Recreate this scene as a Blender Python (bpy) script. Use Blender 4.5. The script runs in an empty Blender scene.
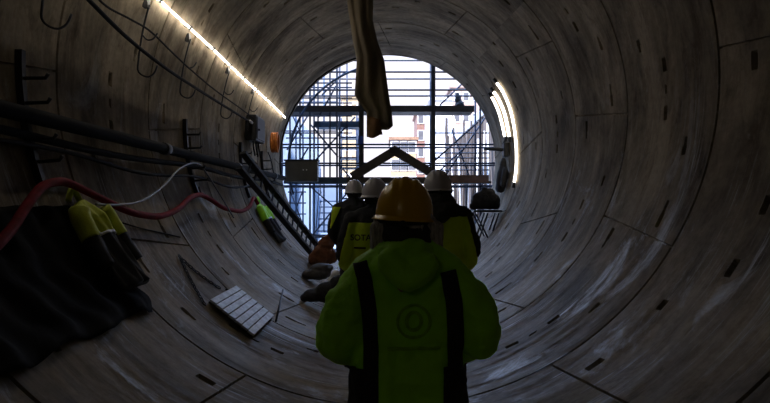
import bpy, bmesh, math, random
import numpy as np
from mathutils import Vector, Matrix, noise as mnoise
from mathutils.bvhtree import BVHTree
random.seed(7)
sc = bpy.context.scene
COL = sc.collection
PI = math.pi
R, AX, CAMH, F = 2.6, 2.6, 1.59, 510.0      # tunnel radius, axis height, eye height, focal length (px of 770)
RINGW, RING0, MOUTH = 1.53, 0.94, 12.4

# ------------------------------------------------------------------ helpers
def P(px, py, Y):
    return Vector(((px-388)*Y/F, Y, CAMH+(204-py)*Y/F))
def wallpt(phi, Y, off=0.0):
    a = math.radians(phi); r = R-off
    return Vector((r*math.cos(a), Y, AX+r*math.sin(a)))
def ray_wall(px, py, off=0.0):
    """angle and distance where a sight line meets the lining (or a cylinder 'off' inside it)"""
    Rr = R-off; dx = px-388; du = 204-py; k = (AX-CAMH)/Rr
    a = 1-k*k; b = 2*du*k; c = dx*dx+du*du
    r = (-b+math.sqrt(b*b+4*a*c))/(2*a)
    return math.degrees(math.atan2(du-k*r, dx)), F*Rr/r
def PW(px, py, off=0.0):
    phi, Y = ray_wall(px, py, off)
    return wallpt(phi, Y, off)
def floor_z(x): return AX-math.sqrt(R*R-x*x)

def new_empty(name, loc, label=None, cat=None, group=None):
    o = bpy.data.objects.new(name, None); o.empty_display_size = .1
    COL.objects.link(o); o.location = loc
    return tag(o, label, cat, group)
def tag(o, label=None, cat=None, group=None, kind=None):
    if label: o['label'] = label
    if cat: o['category'] = cat
    if group: o['group'] = group
    if kind: o['kind'] = kind
    return o

class MB:
    def __init__(s): s.v = []; s.f = []; s.uv = None
    def add(s, vs, fs):
        n = len(s.v); s.v += [Vector(v) for v in vs]; s.f += [tuple(i+n for i in f) for f in fs]; return s
    def box(s, c, size, rot=None):
        c = Vector(c); hx, hy, hz = size[0]/2, size[1]/2, size[2]/2
        vs = [Vector((x, y, z)) for x in (-hx, hx) for y in (-hy, hy) for z in (-hz, hz)]
        if rot is not None: vs = [rot @ v for v in vs]
        return s.add([c+v for v in vs], [(0,1,3,2),(4,6,7,5),(0,4,5,1),(2,3,7,6),(0,2,6,4),(1,5,7,3)])
    def bar(s, p0, p1, w, h, up=(0,0,1)):
        p0 = Vector(p0); p1 = Vector(p1); d = (p1-p0); L = d.length; d.normalize()
        up = Vector(up); sd = d.cross(up)
        if sd.length < 1e-4: sd = d.cross(Vector((1,0,0)))
        sd.normalize(); u = sd.cross(d)
        M = Matrix((sd, d, u)).transposed()
        return s.box((p0+p1)/2, (w, L, h), M)
    def tube(s, path, r, n=8, closed=False, cap=True):
        path = [Vector(p) for p in path]; m = len(path)
        rad = r if isinstance(r, (list, tuple)) else [r]*m
        prev = None; rings = []
        for i, p in enumerate(path):
            if closed: t = path[(i+1) % m]-path[i-1]
            else: t = path[min(i+1, m-1)]-path[max(i-1, 0)]
            t.normalize()
            if prev is None:
                a = Vector((0,0,1)) if abs(t.z) < .9 else Vector((1,0,0))
                u = t.cross(a).normalized()
            else:
                u = (prev-t*prev.dot(t))
                u = u.normalized() if u.length > 1e-5 else t.orthogonal().normalized()
            prev = u; w = t.cross(u)
            rings.append([p+(u*math.cos(2*PI*k/n)+w*math.sin(2*PI*k/n))*rad[i] for k in range(n)])
        vs = [q for rg in rings for q in rg]; fs = []
        for i in range(m if closed else m-1):
            j = (i+1) % m
            for k in range(n):
                fs.append((i*n+k, i*n+(k+1) % n, j*n+(k+1) % n, j*n+k))
        if cap and not closed:
            fs.append(tuple(range(n-1, -1, -1))); fs.append(tuple((m-1)*n+k for k in range(n)))
        return s.add(vs, fs)
    def lathe(s, prof, c=(0,0,0), n=24, M=None, sx=1, sy=1):
        c = Vector(c); vs = []; fs = []
        for (r, z) in prof:
            for k in range(n):
                v = Vector((r*sx*math.cos(2*PI*k/n), r*sy*math.sin(2*PI*k/n), z))
                vs.append(c+(M @ v if M is not None else v))
        for i in range(len(prof)-1):
            for k in range(n):
                fs.append((i*n+k, i*n+(k+1) % n, (i+1)*n+(k+1) % n, (i+1)*n+k))
        fs.append(tuple(range(n-1, -1, -1))); fs.append(tuple((len(prof)-1)*n+k for k in range(n)))
        return s.add(vs, fs)
    def ball(s, c, r, n=16, m=10, M=None):
        r = r if isinstance(r, (tuple, list)) else (r, r, r); c = Vector(c)
        vs = [Vector((0,0,-r[2]))]; fs = []
        for i in range(1, m):
            a = -PI/2+PI*i/m
            for k in range(n):
                b = 2*PI*k/n
                vs.append(Vector((r[0]*math.cos(a)*math.cos(b), r[1]*math.cos(a)*math.sin(b), r[2]*math.sin(a))))
        vs.append(Vector((0,0,r[2]))); T = len(vs)-1
        for k in range(n):
            fs.append((0, 1+(k+1) % n, 1+k)); fs.append((T, T-n+k, T-n+(k+1) % n))
        for i in range(m-2):
            for k in range(n):
                a0 = 1+i*n
                fs.append((a0+k, a0+(k+1) % n, a0+n+(k+1) % n, a0+n+k))
        if M is not None: vs = [M @ v for v in vs]
        return s.add([c+v for v in vs], fs)
    def limb(s, pts, rads, n=14):
        """rounded tapered limb through joints (overlapping pieces, later fused by remeshing)"""
        for p, r in zip(pts, rads): s.ball(p, r, n, 10)
        for i in range(len(pts)-1):
            if (Vector(pts[i+1])-Vector(pts[i])).length > 1e-4:
                s.tube([pts[i], pts[i+1]], [rads[i], rads[i+1]], n)
        return s
    def grid(s, rows, closed_u=False):
        m = len(rows); n = len(rows[0]); vs = [q for r_ in rows for q in r_]; fs = []
        for i in range(m-1):
            for k in range(n if closed_u else n-1):
                fs.append((i*n+k, i*n+(k+1) % n, (i+1)*n+(k+1) % n, (i+1)*n+k))
        return s.add(vs, fs)
    def mesh(s, name):
        me = bpy.data.meshes.new(name); me.from_pydata([tuple(v) for v in s.v], [], s.f); me.update(); return me
    def build(s, name, mat, parent=None, smooth=False, origin=None, bevel=0, solid=0, subsurf=0):
        if parent is not None: off = world_loc(parent)
        elif origin is not None: off = Vector(origin)
        else:
            xs = [v.x for v in s.v]; ys = [v.y for v in s.v]; zs = [v.z for v in s.v]
            off = Vector(((min(xs)+max(xs))/2, (min(ys)+max(ys))/2, min(zs)))
        s.v = [v-off for v in s.v]
        me = s.mesh(name)
        bm = bmesh.new(); bm.from_mesh(me)
        bmesh.ops.recalc_face_normals(bm, faces=bm.faces)
        bm.to_mesh(me); bm.free()
        return link(name, me, mat, parent, off if parent is None else (0,0,0), smooth, bevel, solid, subsurf)
def world_loc(o):
    v = Vector(o.location)
    while o.parent: o = o.parent; v = v+Vector(o.location)
    return v
def link(name, me, mat, parent=None, loc=(0,0,0), smooth=False, bevel=0, solid=0, subsurf=0):
    o = bpy.data.objects.new(name, me); COL.objects.link(o); o.location = loc
    if parent is not None: o.parent = parent
    me.materials.clear(); me.materials.append(mat)
    me.polygons.foreach_set('use_smooth', [smooth]*len(me.polygons))
    if solid:
        m = o.modifiers.new('solid', 'SOLIDIFY'); m.thickness = solid; m.offset = 0
    if bevel:
        m = o.modifiers.new('bev', 'BEVEL'); m.width = bevel; m.segments = 2; m.limit_method = 'ANGLE'
    if subsurf:
        m = o.modifiers.new('sub', 'SUBSURF'); m.levels = subsurf; m.render_levels = subsurf
    return o
def fuse(mb, voxel, smooth=4, fac=.5):
    """fuse overlapping pieces into one continuous surface"""
    me = mb.mesh('tmp'); o = bpy.data.objects.new('tmp', me); COL.objects.link(o)
    m = o.modifiers.new('r', 'REMESH'); m.mode = 'VOXEL'; m.voxel_size = voxel
    if smooth:
        m = o.modifiers.new('s', 'SMOOTH'); m.iterations = smooth; m.factor = fac
    dg = bpy.context.evaluated_depsgraph_get()
    out = bpy.data.meshes.new_from_object(o.evaluated_get(dg))
    bpy.data.objects.remove(o); bpy.data.meshes.remove(me)
    return out
def cut(me, planes, grow=0.0):
    """copy of a mesh clipped by planes (point, normal = side thrown away), moved outward by grow"""
    bm = bmesh.new(); bm.from_mesh(me)
    for co, no in planes:
        bmesh.ops.bisect_plane(bm, geom=bm.verts[:]+bm.edges[:]+bm.faces[:], plane_co=co, plane_no=no, clear_outer=True)
    bm.normal_update()
    if grow:
        ns = [v.normal.copy() for v in bm.verts]
        for v, n in zip(bm.verts, ns): v.co += n*grow
    out = bpy.data.meshes.new('cut'); bm.to_mesh(out); bm.free(); return out
def wrinkle(me, amp, scale, stretch=(1,1,1)):
    n = len(me.vertices); me.update()
    for v in me.vertices:
        q = Vector((v.co.x*stretch[0], v.co.y*stretch[1], v.co.z*stretch[2]))*scale
        d = mnoise.noise(q)+.5*mnoise.noise(q*2.3+Vector((5,1,2)))
        v.co += v.normal*amp*d
    me.update()
def smoothpath(pts, n=8):
    pts = [Vector(p) for p in pts]; out = []
    for i in range(len(pts)-1):
        p0 = pts[max(i-1,0)]; p1 = pts[i]; p2 = pts[i+1]; p3 = pts[min(i+2, len(pts)-1)]
        for k in range(n):
            t = k/n
            out.append(.5*((2*p1)+(p2-p0)*t+(2*p0-5*p1+4*p2-p3)*t*t+(3*p1-p0-3*p2+p3)*t**3))
    out.append(pts[-1]); return out

# ------------------------------------------------------------------ materials
def mat(name, col, rough=.6, metal=0, var=.25, scale=6, bump=.0, bscale=60, spec=.5, col2=None, uvs=False, stretch=None, sheen=0):
    m = bpy.data.materials.new(name); m.use_nodes = True; nt = m.node_tree; N = nt.nodes; L = nt.links
    b = N['Principled BSDF']
    b.inputs['Roughness'].default_value = rough; b.inputs['Metallic'].default_value = metal
    b.inputs['Specular IOR Level'].default_value = spec
    if sheen: b.inputs['Sheen Weight'].default_value = sheen
    tc = N.new('ShaderNodeTexCoord'); src = tc.outputs['Object']
    if stretch:
        mp = N.new('ShaderNodeMapping'); mp.inputs['Scale'].default_value = stretch
        L.new(src, mp.inputs['Vector']); src = mp.outputs['Vector']
    nz = N.new('ShaderNodeTexNoise'); nz.inputs['Scale'].default_value = scale; nz.inputs['Detail'].default_value = 6
    L.new(src, nz.inputs['Vector'])
    rp = N.new('ShaderNodeValToRGB')
    c = Vector(col); d = Vector(col2) if col2 else c*(1-var)
    c1 = c if col2 else c*(1+var)
    rp.color_ramp.elements[0].position = .3; rp.color_ramp.elements[1].position = .7
    rp.color_ramp.elements[0].color = (*d, 1); rp.color_ramp.elements[1].color = (*c1, 1)
    L.new(nz.outputs['Fac'], rp.inputs['Fac']); L.new(rp.outputs['Color'], b.inputs['Base Color'])
    if bump:
        n2 = N.new('ShaderNodeTexNoise'); n2.inputs['Scale'].default_value = bscale; n2.inputs['Detail'].default_value = 4
        L.new(src, n2.inputs['Vector'])
        bp = N.new('ShaderNodeBump'); bp.inputs['Strength'].default_value = bump; bp.inputs['Distance'].default_value = .02
        L.new(n2.outputs['Fac'], bp.inputs['Height']); L.new(bp.outputs['Normal'], b.inputs['Normal'])
    return m
def emat(name, col, strength):
    m = bpy.data.materials.new(name); m.use_nodes = True; b = m.node_tree.nodes['Principled BSDF']
    b.inputs['Base Color'].default_value = (.8,.8,.8,1)
    b.inputs['Emission Color'].default_value = (*col, 1); b.inputs['Emission Strength'].default_value = strength
    return m
def lining_material():
    """cast concrete: streaks that run round the ring, damp patches, pale lime smears"""
    m = bpy.data.materials.new('lining concrete'); m.use_nodes = True; nt = m.node_tree; N = nt.nodes; L = nt.links
    b = N['Principled BSDF']; uv = N.new('ShaderNodeUVMap'); uv.uv_map = 'ring'
    def nz(sx, sy, detail=6, rough=.6, dist=0):
        mp = N.new('ShaderNodeMapping'); mp.inputs['Scale'].default_value = (sx, sy, 1)
        L.new(uv.outputs['UV'], mp.inputs['Vector'])
        n = N.new('ShaderNodeTexNoise'); n.inputs['Scale'].default_value = 1; n.inputs['Detail'].default_value = detail
        n.inputs['Roughness'].default_value = rough; n.inputs['Distortion'].default_value = dist
        L.new(mp.outputs['Vector'], n.inputs['Vector']); return n.outputs['Fac']
    def ramp(x, p0, p1, c0, c1):
        r = N.new('ShaderNodeValToRGB'); r.color_ramp.elements[0].position = p0; r.color_ramp.elements[1].position = p1
        r.color_ramp.elements[0].color = (*c0, 1); r.color_ramp.elements[1].color = (*c1, 1)
        L.new(x, r.inputs['Fac']); return r.outputs['Color']
    def mix(a, c, f, mode='MIX'):
        x = N.new('ShaderNodeMix'); x.data_type = 'RGBA'; x.blend_type = mode
        for q, s in ((f, 0), (a, 6), (c, 7)):
            if isinstance(q, (int, float)): x.inputs[s].default_value = q
            elif isinstance(q, tuple): x.inputs[s].default_value = (*q, 1)
            else: L.new(q, x.inputs[s])
        return x.outputs[2]
    base = ramp(nz(.55, 1.3, 9, .68, .5), .33, .67, (.085,.068,.048), (.42,.345,.25))
    band = ramp(nz(.16, 6.5, 5, .7), .34, .66, (.48,.48,.48), (1.2,1.2,1.2))
    pos = N.new('ShaderNodeNewGeometry'); sp = N.new('ShaderNodeSeparateXYZ'); L.new(pos.outputs['Position'], sp.inputs['Vector'])
    def low(z0, z1):
        mr = N.new('ShaderNodeMapRange'); mr.inputs[1].default_value = z0; mr.inputs[2].default_value = z1; mr.inputs[3].default_value = 1.0; mr.inputs[4].default_value = 0.0
        L.new(sp.outputs['Z'], mr.inputs[0]); return mr.outputs[0]
    worn = mix((.22,.22,.22), (1,1,1), low(1.3, 2.9))
    c = mix(base, band, .48, 'MULTIPLY')
    stain = ramp(nz(1.6, 4.5, 9, .72, .8), .36, .50, (.35,.33,.31), (1,1,1))
    c = mix(c, stain, .6, 'MULTIPLY')
    streak = ramp(nz(.9, 34, 8, .75, .5), .54, .66, (0,0,0), (1,1,1))
    patch = ramp(nz(.7, 1.4, 8, .68, .8), .47, .60, (0,0,0), (1,1,1))
    c = mix(c, (.46,.46,.45), mix((0,0,0), mix((0,0,0), streak, patch), worn))
    lime = ramp(nz(.6, 1.1, 10, .74, 1.6), .56, .66, (0,0,0), (.85,.85,.85))
    c = mix(c, (.42,.42,.42), mix((0,0,0), lime, mix((.12,.12,.12), (1,1,1), low(1.4, 3.2))))
    speck = ramp(nz(9, 22, 6, .7), .62, .70, (0,0,0), (.7,.7,.7))
    c = mix(c, (.45,.45,.44), mix((0,0,0), speck, patch))
    fine = ramp(nz(14, 14, 8, .7), .3, .7, (.7,.7,.7), (1.15,1.15,1.15))
    c = mix(c, fine, .85, 'MULTIPLY')
    L.new(c, b.inputs['Base Color'])
    # trodden, scuffed and damp areas are smoother than the dry cast face
    m1 = mix((0,0,0), mix((0,0,0), streak, patch), worn)
    damp = mix((0,0,0), ramp(nz(.9, 10, 8, .72, .6), .36, .53, (0,0,0), (1,1,1)), low(.3, 2.2))
    m2 = mix(mix((0,0,0), lime, low(1.0, 3.0)), damp, .5, 'SCREEN')
    m3 = mix(m1, m2, 1.0, 'SCREEN')
    L.new(mix((.92,.92,.92), (.26,.26,.26), m3), b.inputs['Roughness'])
    L.new(mix((.12,.12,.12), (.85,.85,.85), m3), b.inputs['Specular IOR Level'])
    bp = N.new('ShaderNodeBump'); bp.inputs['Strength'].default_value = .22; bp.inputs['Distance'].default_value = .012
    L.new(mix(nz(3, 30, 6, .7), nz(20, 20, 6, .7), .5), bp.inputs['Height'])
    L.new(bp.outputs['Normal'], b.inputs['Normal'])
    return m

M = {}
M['lining'] = lining_material()
M['black_steel'] = mat('black steel', (.018,.018,.02), .5, .3, .3, 20)
M['dark_steel'] = mat('dark painted steel', (.022,.023,.026), .55, .3, .3, 12)
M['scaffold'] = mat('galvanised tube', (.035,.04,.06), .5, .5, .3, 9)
M['blue_steel'] = mat('blue grey steel', (.05,.085,.15), .5, .3, .3, 7)
M['deck'] = mat('scaffold deck', (.035,.03,.028), .7, 0, .35, 5, .2, 40)
M['deck_blue'] = mat('blue deck plate', (.05,.08,.12), .55, .2, .3, 5)
M['cable'] = mat('black cable rubber', (.008,.008,.009), .75, 0, .3, 30, spec=.15)
M['pipe'] = mat('dark pipe', (.005,.005,.005), .75, 0, .4, 8, spec=.06)
M['red_hose'] = mat('red rubber hose', (.19,.006,.015), .7, 0, .3, 14, spec=.12)
M['grey_hose'] = mat('grey plastic hose', (.13,.135,.15), .35, 0, .25, 20)
M['yellow_helmet'] = mat('yellow helmet plastic', (.78,.46,.008), .3, 0, .06, 5)
M['white_helmet'] = mat('white helmet plastic', (.60,.58,.66), .35, 0, .06, 5)
M['reflective'] = mat('reflective tape', (.62,.64,.66), .35, .2, .1, 30)
M['hivis'] = mat('hi vis green fabric', (.36,.88,.01), .62, 0, .12, 6, .25, 45, sheen=.1)
M['hivis_vest'] = mat('hi vis vest fabric', (.68,.92,.015), .65, 0, .12, 6, .2, 45, sheen=.1)
M['hivis_yellow'] = mat('hi vis yellow fabric', (.48,.55,.012), .65, 0, .12, 8, .2, 45, sheen=.1)
M['black_cloth'] = mat('black cloth', (.016,.016,.019), .8, 0, .3, 14, .25, 60)
M['navy_cloth'] = mat('dark navy cloth', (.018,.02,.03), .8, 0, .3, 14, .25, 60)
M['dull_print'] = mat('faded print', (.25,.60,.009), .7, 0, .2, 30)
M['print'] = mat('dark print', (.022,.035,.012), .7, 0, .2, 30)
M['skin'] = mat('skin', (.42,.24,.17), .5, 0, .1, 12)
M['grey_hair'] = mat('grey hair', (.46,.43,.40), .55, 0, .5, 20, .6, 40, stretch=(6,6,.7))
M['dark_hair'] = mat('dark hair', (.025,.02,.017), .5, 0, .5, 20, .6, 40, stretch=(6,6,.7))
M['scarf'] = mat('charcoal scarf', (.035,.034,.036), .85, 0, .4, 22, .5, 60)
M['black_sheet'] = mat('black plastic sheeting', (.006,.006,.007), .8, 0, .3, 9, .2, 14, spec=.08)
M['boot'] = mat('boot leather', (.03,.022,.016), .6, 0, .3, 15)
M['tarp'] = mat('brown tarpaulin', (.22,.175,.115), .75, 0, .45, 4, .4, 18, stretch=(2,2,.5))
M['ochre'] = mat('ochre lining cloth', (.26,.13,.05), .75, 0, .3, 6, .3, 30)
M['grating'] = mat('pale weathered slat', (.52,.55,.60), .45, 0, .3, 14, .2, 50)
M['orange'] = mat('orange plastic', (.55,.16,.02), .5, 0, .3, 8)
M['orange_cloth'] = mat('orange cloth', (.16,.055,.018), .75, 0, .3, 8, .3, 40)
M['white_plastic'] = mat('white plastic', (.86,.87,.88), .28, 0, .08, 6)
M['box'] = mat('olive grey cabinet', (.085,.082,.07), .55, .1, .2, 5)
M['timber'] = mat('dark timber', (.05,.042,.035), .75, 0, .4, 5, .3, 30)
M['timber_brown'] = mat('brown timber', (.14,.075,.045), .75, 0, .4, 5, .3, 30)
M['pit_pale'] = mat('pale shaft concrete', (.36,.37,.40), .8, 0, .12, 1.2)
M['pit_blue'] = mat('bluish concrete pillar', (.13,.17,.23), .7, 0, .2, 2)
M['pile'] = mat('rust stained piles', (.10,.082,.075), .85, 0, .5, 1.5, .4, 6, col2=(.016,.011,.010), stretch=(3,3,.35))
M['rebar'] = mat('brown rebar', (.022,.015,.013), .8, .2, .3, 9)
M['pit_floor'] = mat('shaft slab', (.52,.50,.47), .8, 0, .2, 1)
M['white_wall'] = mat('white render facade', (.42,.41,.43), .85, 0, .08, .4)
M['cream_wall'] = mat('cream facade', (.24,.18,.11), .85, 0, .15, .5)
M['brick_wall'] = mat('red brick facade', (.13,.065,.05), .85, 0, .2, 3)
M['win'] = mat('window glass', (.07,.07,.08), .2, 0, .2, 2)
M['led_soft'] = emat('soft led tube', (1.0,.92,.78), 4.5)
M['led'] = emat('led tube', (1.0,.91,.77), 24.0)

# ------------------------------------------------------------------ tunnel lining
def ring_grid(y0, y1, base, parity, ringidx, partial=False):
    """one concrete ring: six segments, joints recessed, bolt pockets and lifting sockets sunk in"""
    us = sorted(set([round(i*.5, 3) for i in range(720)] +
                    [round((base+60*k+d) % 360, 3) for k in range(6) for d in (-.22, -.16, 0, .16, .22)]))
    yc = y0+RINGW/2
    ys = [y0, y0+.010, y0+.013, y0+.07]
    for f in (.25, .5, .75):
        for d in (-.034, -.029, -.02, -.015, .015, .02, .029, .034): ys.append(y0+RINGW*f+d)
    ys += [y0+RINGW*.375, y0+RINGW*.625, y0+.14, y0+RINGW-.14, y0+RINGW-.07, y0+RINGW-.013, y0+RINGW-.010, y0+RINGW]
    ys = sorted(y for y in ys if y <= y1+1e-6)
    if partial: ys.append(y1)
    us_a = np.array(us); ys_a = np.array(ys)
    rel = ((us_a-base) % 60)/60; k = np.floor(((us_a-base) % 360)/60).astype(int)
    s0 = np.where((k+parity) % 2 == 0, 1.0, -1.0)
    tilt = 2.7*(s0*(1-rel)+(-s0)*rel)
    PH = us_a[None, :]+tilt[None, :]*((ys_a[:, None]-yc)/(RINGW/2))
    D = np.zeros_like(PH)
    jd = np.minimum(rel, 1-rel)*60
    groove = np.where(jd < .19, .028, 0.0)
    D = np.maximum(D, groove[None, :])
    ring_edge = (np.abs(ys_a-y0) < .011) | (np.abs(ys_a-(y0+RINGW)) < .011)
    D = np.maximum(D, np.where(ring_edge, .035, 0.0)[:, None])
    loc = rel*60
    fy = (ys_a-y0)
    def pocket(f, lo, hi, wide_low):      # f: share of the ring width, swapped on every other segment
        nonlocal D
        mid = (lo+hi)/2; fcol = np.where(s0 > 0, f, 1-f)
        for (a, b_, w) in ((lo, mid, .032 if wide_low else .018), (mid, hi, .018 if wide_low else .032)):
            inu = (loc >= a) & (loc <= b_); iny = np.abs(fy[:, None]-RINGW*fcol[None, :]) <= w-.003
            D = np.maximum(D, .06*(inu[None, :] & iny))
    pocket(.25, 2.4, 7.4, True)
    pocket(.25, 16.5, 19.0, True)
    pocket(.25, 53.6, 58.0, False)
    pocket(.75, 41.0, 43.4, False)
    for c0, hl, w in ((25.0, 1.3, .032), (30.0, .9, .018), (35.0, 1.3, .032)):
        inu = np.abs(loc-c0) <= hl; iny = np.abs(fy-RINGW*.5) <= w-.003
        D = np.maximum(D, .05*(inu[None, :] & iny[:, None]))
    return us_a, ys_a, PH, D
def build_lining():
    sides = {'wall_right': (-45, 45), 'ceiling': (45, 135), 'wall_left': (135, 225), 'floor': (225, 315)}
    acc = {k: [[], [], [], 0] for k in sides}
    for i in range(-5, 8):
        y0 = RING0+i*RINGW; y1 = min(y0+RINGW, MOUTH); partial = y1 < y0+RINGW-1e-3
        base = 2.0 if i % 2 == 1 else 31.5
        us, ys, PH, D = ring_grid(y0, y1, base % 60, {1:0,2:1,3:0,4:0,5:1,6:0,7:1}.get(i, i % 2), i, partial)
        for name, (a, b) in sides.items():
            # columns of this side: contiguous range of us (wrapped)
            aa = a % 360; n = len(us)
            i0 = int(np.searchsorted(us, aa)); cnt = int(np.searchsorted(us, aa+90 if aa+90 <= 360 else aa+90-360))
            if aa+90 > 360: cols = list(range(i0, n))+list(range(0, cnt+1))
            elif abs(aa+90-360) < 1e-6: cols = list(range(i0, n))+[0]
            else: cols = list(range(i0, cnt+1))
            V, FC, UV, off = acc[name]
            ph = np.radians(PH[:, cols]); rr = R+D[:, cols]
            X = rr*np.cos(ph); Z = AX+rr*np.sin(ph); Yv = np.repeat(ys[:, None], len(cols), 1)
            pts = np.stack([X, Yv, Z], -1).reshape(-1, 3)
            un = np.unwrap(ph, axis=1)
            UVs = np.stack([un*R+7*i, Yv], -1).reshape(-1, 2)
            m, n2 = len(ys), len(cols)
            idx = np.arange(m*n2).reshape(m, n2)
            q = np.stack([idx[:-1, :-1], idx[1:, :-1], idx[1:, 1:], idx[:-1, 1:]], -1).reshape(-1, 4)+acc[name][3]
            V.append(pts); FC.append(q); UV.append(UVs); acc[name][3] += len(pts)
            if partial:      # the cut end of the tube at the shaft: concrete thickness seen from outside
                ro = np.stack([(R+.32)*np.cos(ph[-1]), Yv[-1], AX+(R+.32)*np.sin(ph[-1])], -1)
                ri = pts.reshape(m, n2, 3)[-1]
                V.append(np.concatenate([ri, ro])); k = acc[name][3]
                q = np.array([(k+j, k+n2+j, k+n2+j+1, k+j+1) for j in range(n2-1)]); FC.append(q)
                UV.append(np.concatenate([UVs.reshape(m, n2, 2)[-1], UVs.reshape(m, n2, 2)[-1]+(0, .32)]))
                acc[name][3] += 2*n2
    labels = {'wall_right': 'curved concrete segment lining on the right side of the tunnel',
              'ceiling': 'curved concrete crown of the tunnel', 'wall_left': 'curved concrete segment lining on the left, carrying pipes and cables',
              'floor': 'scuffed concrete invert of the tunnel'}
    for name, (V, FC, UV, _) in acc.items():
        V = np.concatenate(V); FC = np.concatenate(FC); UV = np.concatenate(UV)
        me = bpy.data.meshes.new(name); me.vertices.add(len(V)); me.vertices.foreach_set('co', V.ravel())
        me.loops.add(FC.size); me.loops.foreach_set('vertex_index', FC.ravel().astype(np.int32))
        me.polygons.add(len(FC)); me.polygons.foreach_set('loop_start', np.arange(0, FC.size, 4, dtype=np.int32))
        me.polygons.foreach_set('loop_total', np.full(len(FC), 4, dtype=np.int32))
        me.update(); me.validate()
        l = me.uv_layers.new(name='ring'); l.data.foreach_set('uv', UV[FC.ravel()].ravel())
        o = link(name, me, M['lining']); tag(o, labels[name], kind='structure')
build_lining()
mb = MB(); mb.lathe([(2.7, -.1), (2.7, .1)], n=64, M=Matrix.Rotation(PI/2, 3, 'X'), c=(0, RING0-5*RINGW-.1, AX))
tag(mb.build('wall_back', M['dark_steel']), 'dark bulkhead closing the tunnel behind the viewer', kind='structure')

# ------------------------------------------------------------------ LED strip on the left
def strip_light(y0, y1, label):
    rt = new_empty('strip_light', wallpt(156, y0, .06), label, 'light')
    f = lambda y: (155.0+2.6*(y-3.9)/8.0, .055+.012*math.sin(y*2.1))
    MB().tube([wallpt(f(y)[0], y, f(y)[1]) for y in np.arange(y0, y1+.01, .12)], .010, 8).build('light_tube', M['led'], rt, True)
    for y in np.arange(y0+.35, y1, .765):
        ph, o_ = f(y)
        mb = MB().bar(wallpt(ph, y, 0), wallpt(ph, y, o_+.022), .03, .012, (0, 1, 0)); mb.bar(wallpt(ph+.6, y, o_+.02), wallpt(ph-.6, y, o_+.02), .03, .008, (0,1,0))
        mb.build('clip', M['dark_steel'], rt)
strip_light(3.3, 11.7, 'glowing white strip light running along the upper left of the tunnel')
strip_light(-5.5, -2.5, 'added length of white strip light, unseen on the left wall behind the viewer, lighting the backs of the walking group')  # added lamp out of view behind the camera, brightens the walkers' backs
# ------------------------------------------------------------------ hooks and cables on the left
hooklab = {5.05: 'dark steel cable hook hanging first along the strip light, nearest the viewer', 6.1: 'dark steel cable hook hanging second along the strip light',
           7.6: 'dark steel cable hook hanging third along the strip light', 9.0: 'dark steel cable hook hanging fourth along the strip light',
           3.62: 'long dark cable hook in the gloom at the upper left corner'}
for y, lb in hooklab.items():
    p0, p1 = 157.8, 172.2
    pts = [wallpt(p0+(p1-p0)*t, y+.1*t, .05) for t in np.linspace(0, 1, 8)]
    pts += [wallpt(p1+.9, y+.13, .08), wallpt(p1+1.0, y+.17, .13), wallpt(p1-.2, y+.2, .17), wallpt(p1-2.2, y+.22, .18)]
    o = new_empty('cable_hook', wallpt(p0, y, 0), lb, 'hook', 'cable hooks under the strip light')
    MB().tube(smoothpath(pts, 3), .009, 6).build('rod', M['black_steel'], o, True)
    mid = wallpt(164.5, y+.05, .05); pr = [mid, wallpt(165.2, y+.07, .1), wallpt(164.6, y+.08, .15), wallpt(163, y+.09, .17)]
    MB().tube(smoothpath(pr, 4), .008, 6).build('side_prong', M['black_steel'], o, True)
    MB().box(wallpt(p0, y, .015), (.05, .06, .09)).build('wall_plate', M['black_steel'], o)
def wallcable(name, keys, rad, off, m, label, cat, sag=0.0, ph_extra=None):
    pts = [PW(px, py, off) for px, py in keys]
    pts = smoothpath(pts, 10)
    o = MB().tube(pts, rad, 8).build(name, m, None, True); return tag(o, label, cat)
wallcable('power_cable', [(62,-30),(90,1),(130,40),(170,71),(210,97),(250,122),(262,131)], .019, .10, M['cable'], 'thick black cable slung along the left wall below the strip light', 'cable')
wallcable('signal_cable', [(80,-22),(105,5),(130,19),(150,31),(172,52),(190,69),(215,90),(240,108),(256,120)], .010, .13, M['cable'], 'thin dark cable drooping just above the thick black cable', 'cable')
pipe_pts = [wallpt(-170.6, y, .12) for y in np.arange(1.2, 12.3, .4)]
rt = new_empty('supply_pipe', pipe_pts[0], 'long dark service pipe running along the left wall at shoulder height', 'pipe')
MB().tube(pipe_pts, .056, 16).build('pipe_barrel', M['pipe'], rt, True)
for y in (2.9, 5.6, 8.3, 11.0):
    c = wallpt(-170.6, y, .12)
    MB().tube([c+Vector((0,-.05,0)), c+Vector((0,.05,0))], .068, 16).build('coupling', M['black_steel'], rt, True, bevel=.008)
pp = [wallpt(-167.2+.5*math.sin(y*1.7), y, .10) for y in np.arange(1.2, 11.9, .3)]
tag(MB().tube(pp, .03, 10).build('drain_pipe', M['pipe'], None, True), 'slimmer dark pipe tucked under the long service pipe', 'pipe')
pp = smoothpath([wallpt(-164.5, 1.2, .09), wallpt(-166, 3.57, .09), wallpt(-163.6, 5.0, .09), wallpt(-164.5, 6.47, .1), wallpt(-162.6, 7.8, .08), wallpt(-164, 8.9, .1)], 8)
tag(MB().tube(pp, .017, 8).build('sagging_cable', M['cable'], None, True), 'black cable sagging between brackets beneath the dark pipes', 'cable')
brk = [(3.57, 'dark pipe bracket in the gloom by the left edge, nearest the viewer'), (6.47, 'dark rung-armed pipe bracket in the middle of the left wall, above the red hose'),
       (8.9, 'dark pipe bracket beside the black junction box'), (10.4, 'farthest dark pipe bracket on the left wall, near the orange coil')]
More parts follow.
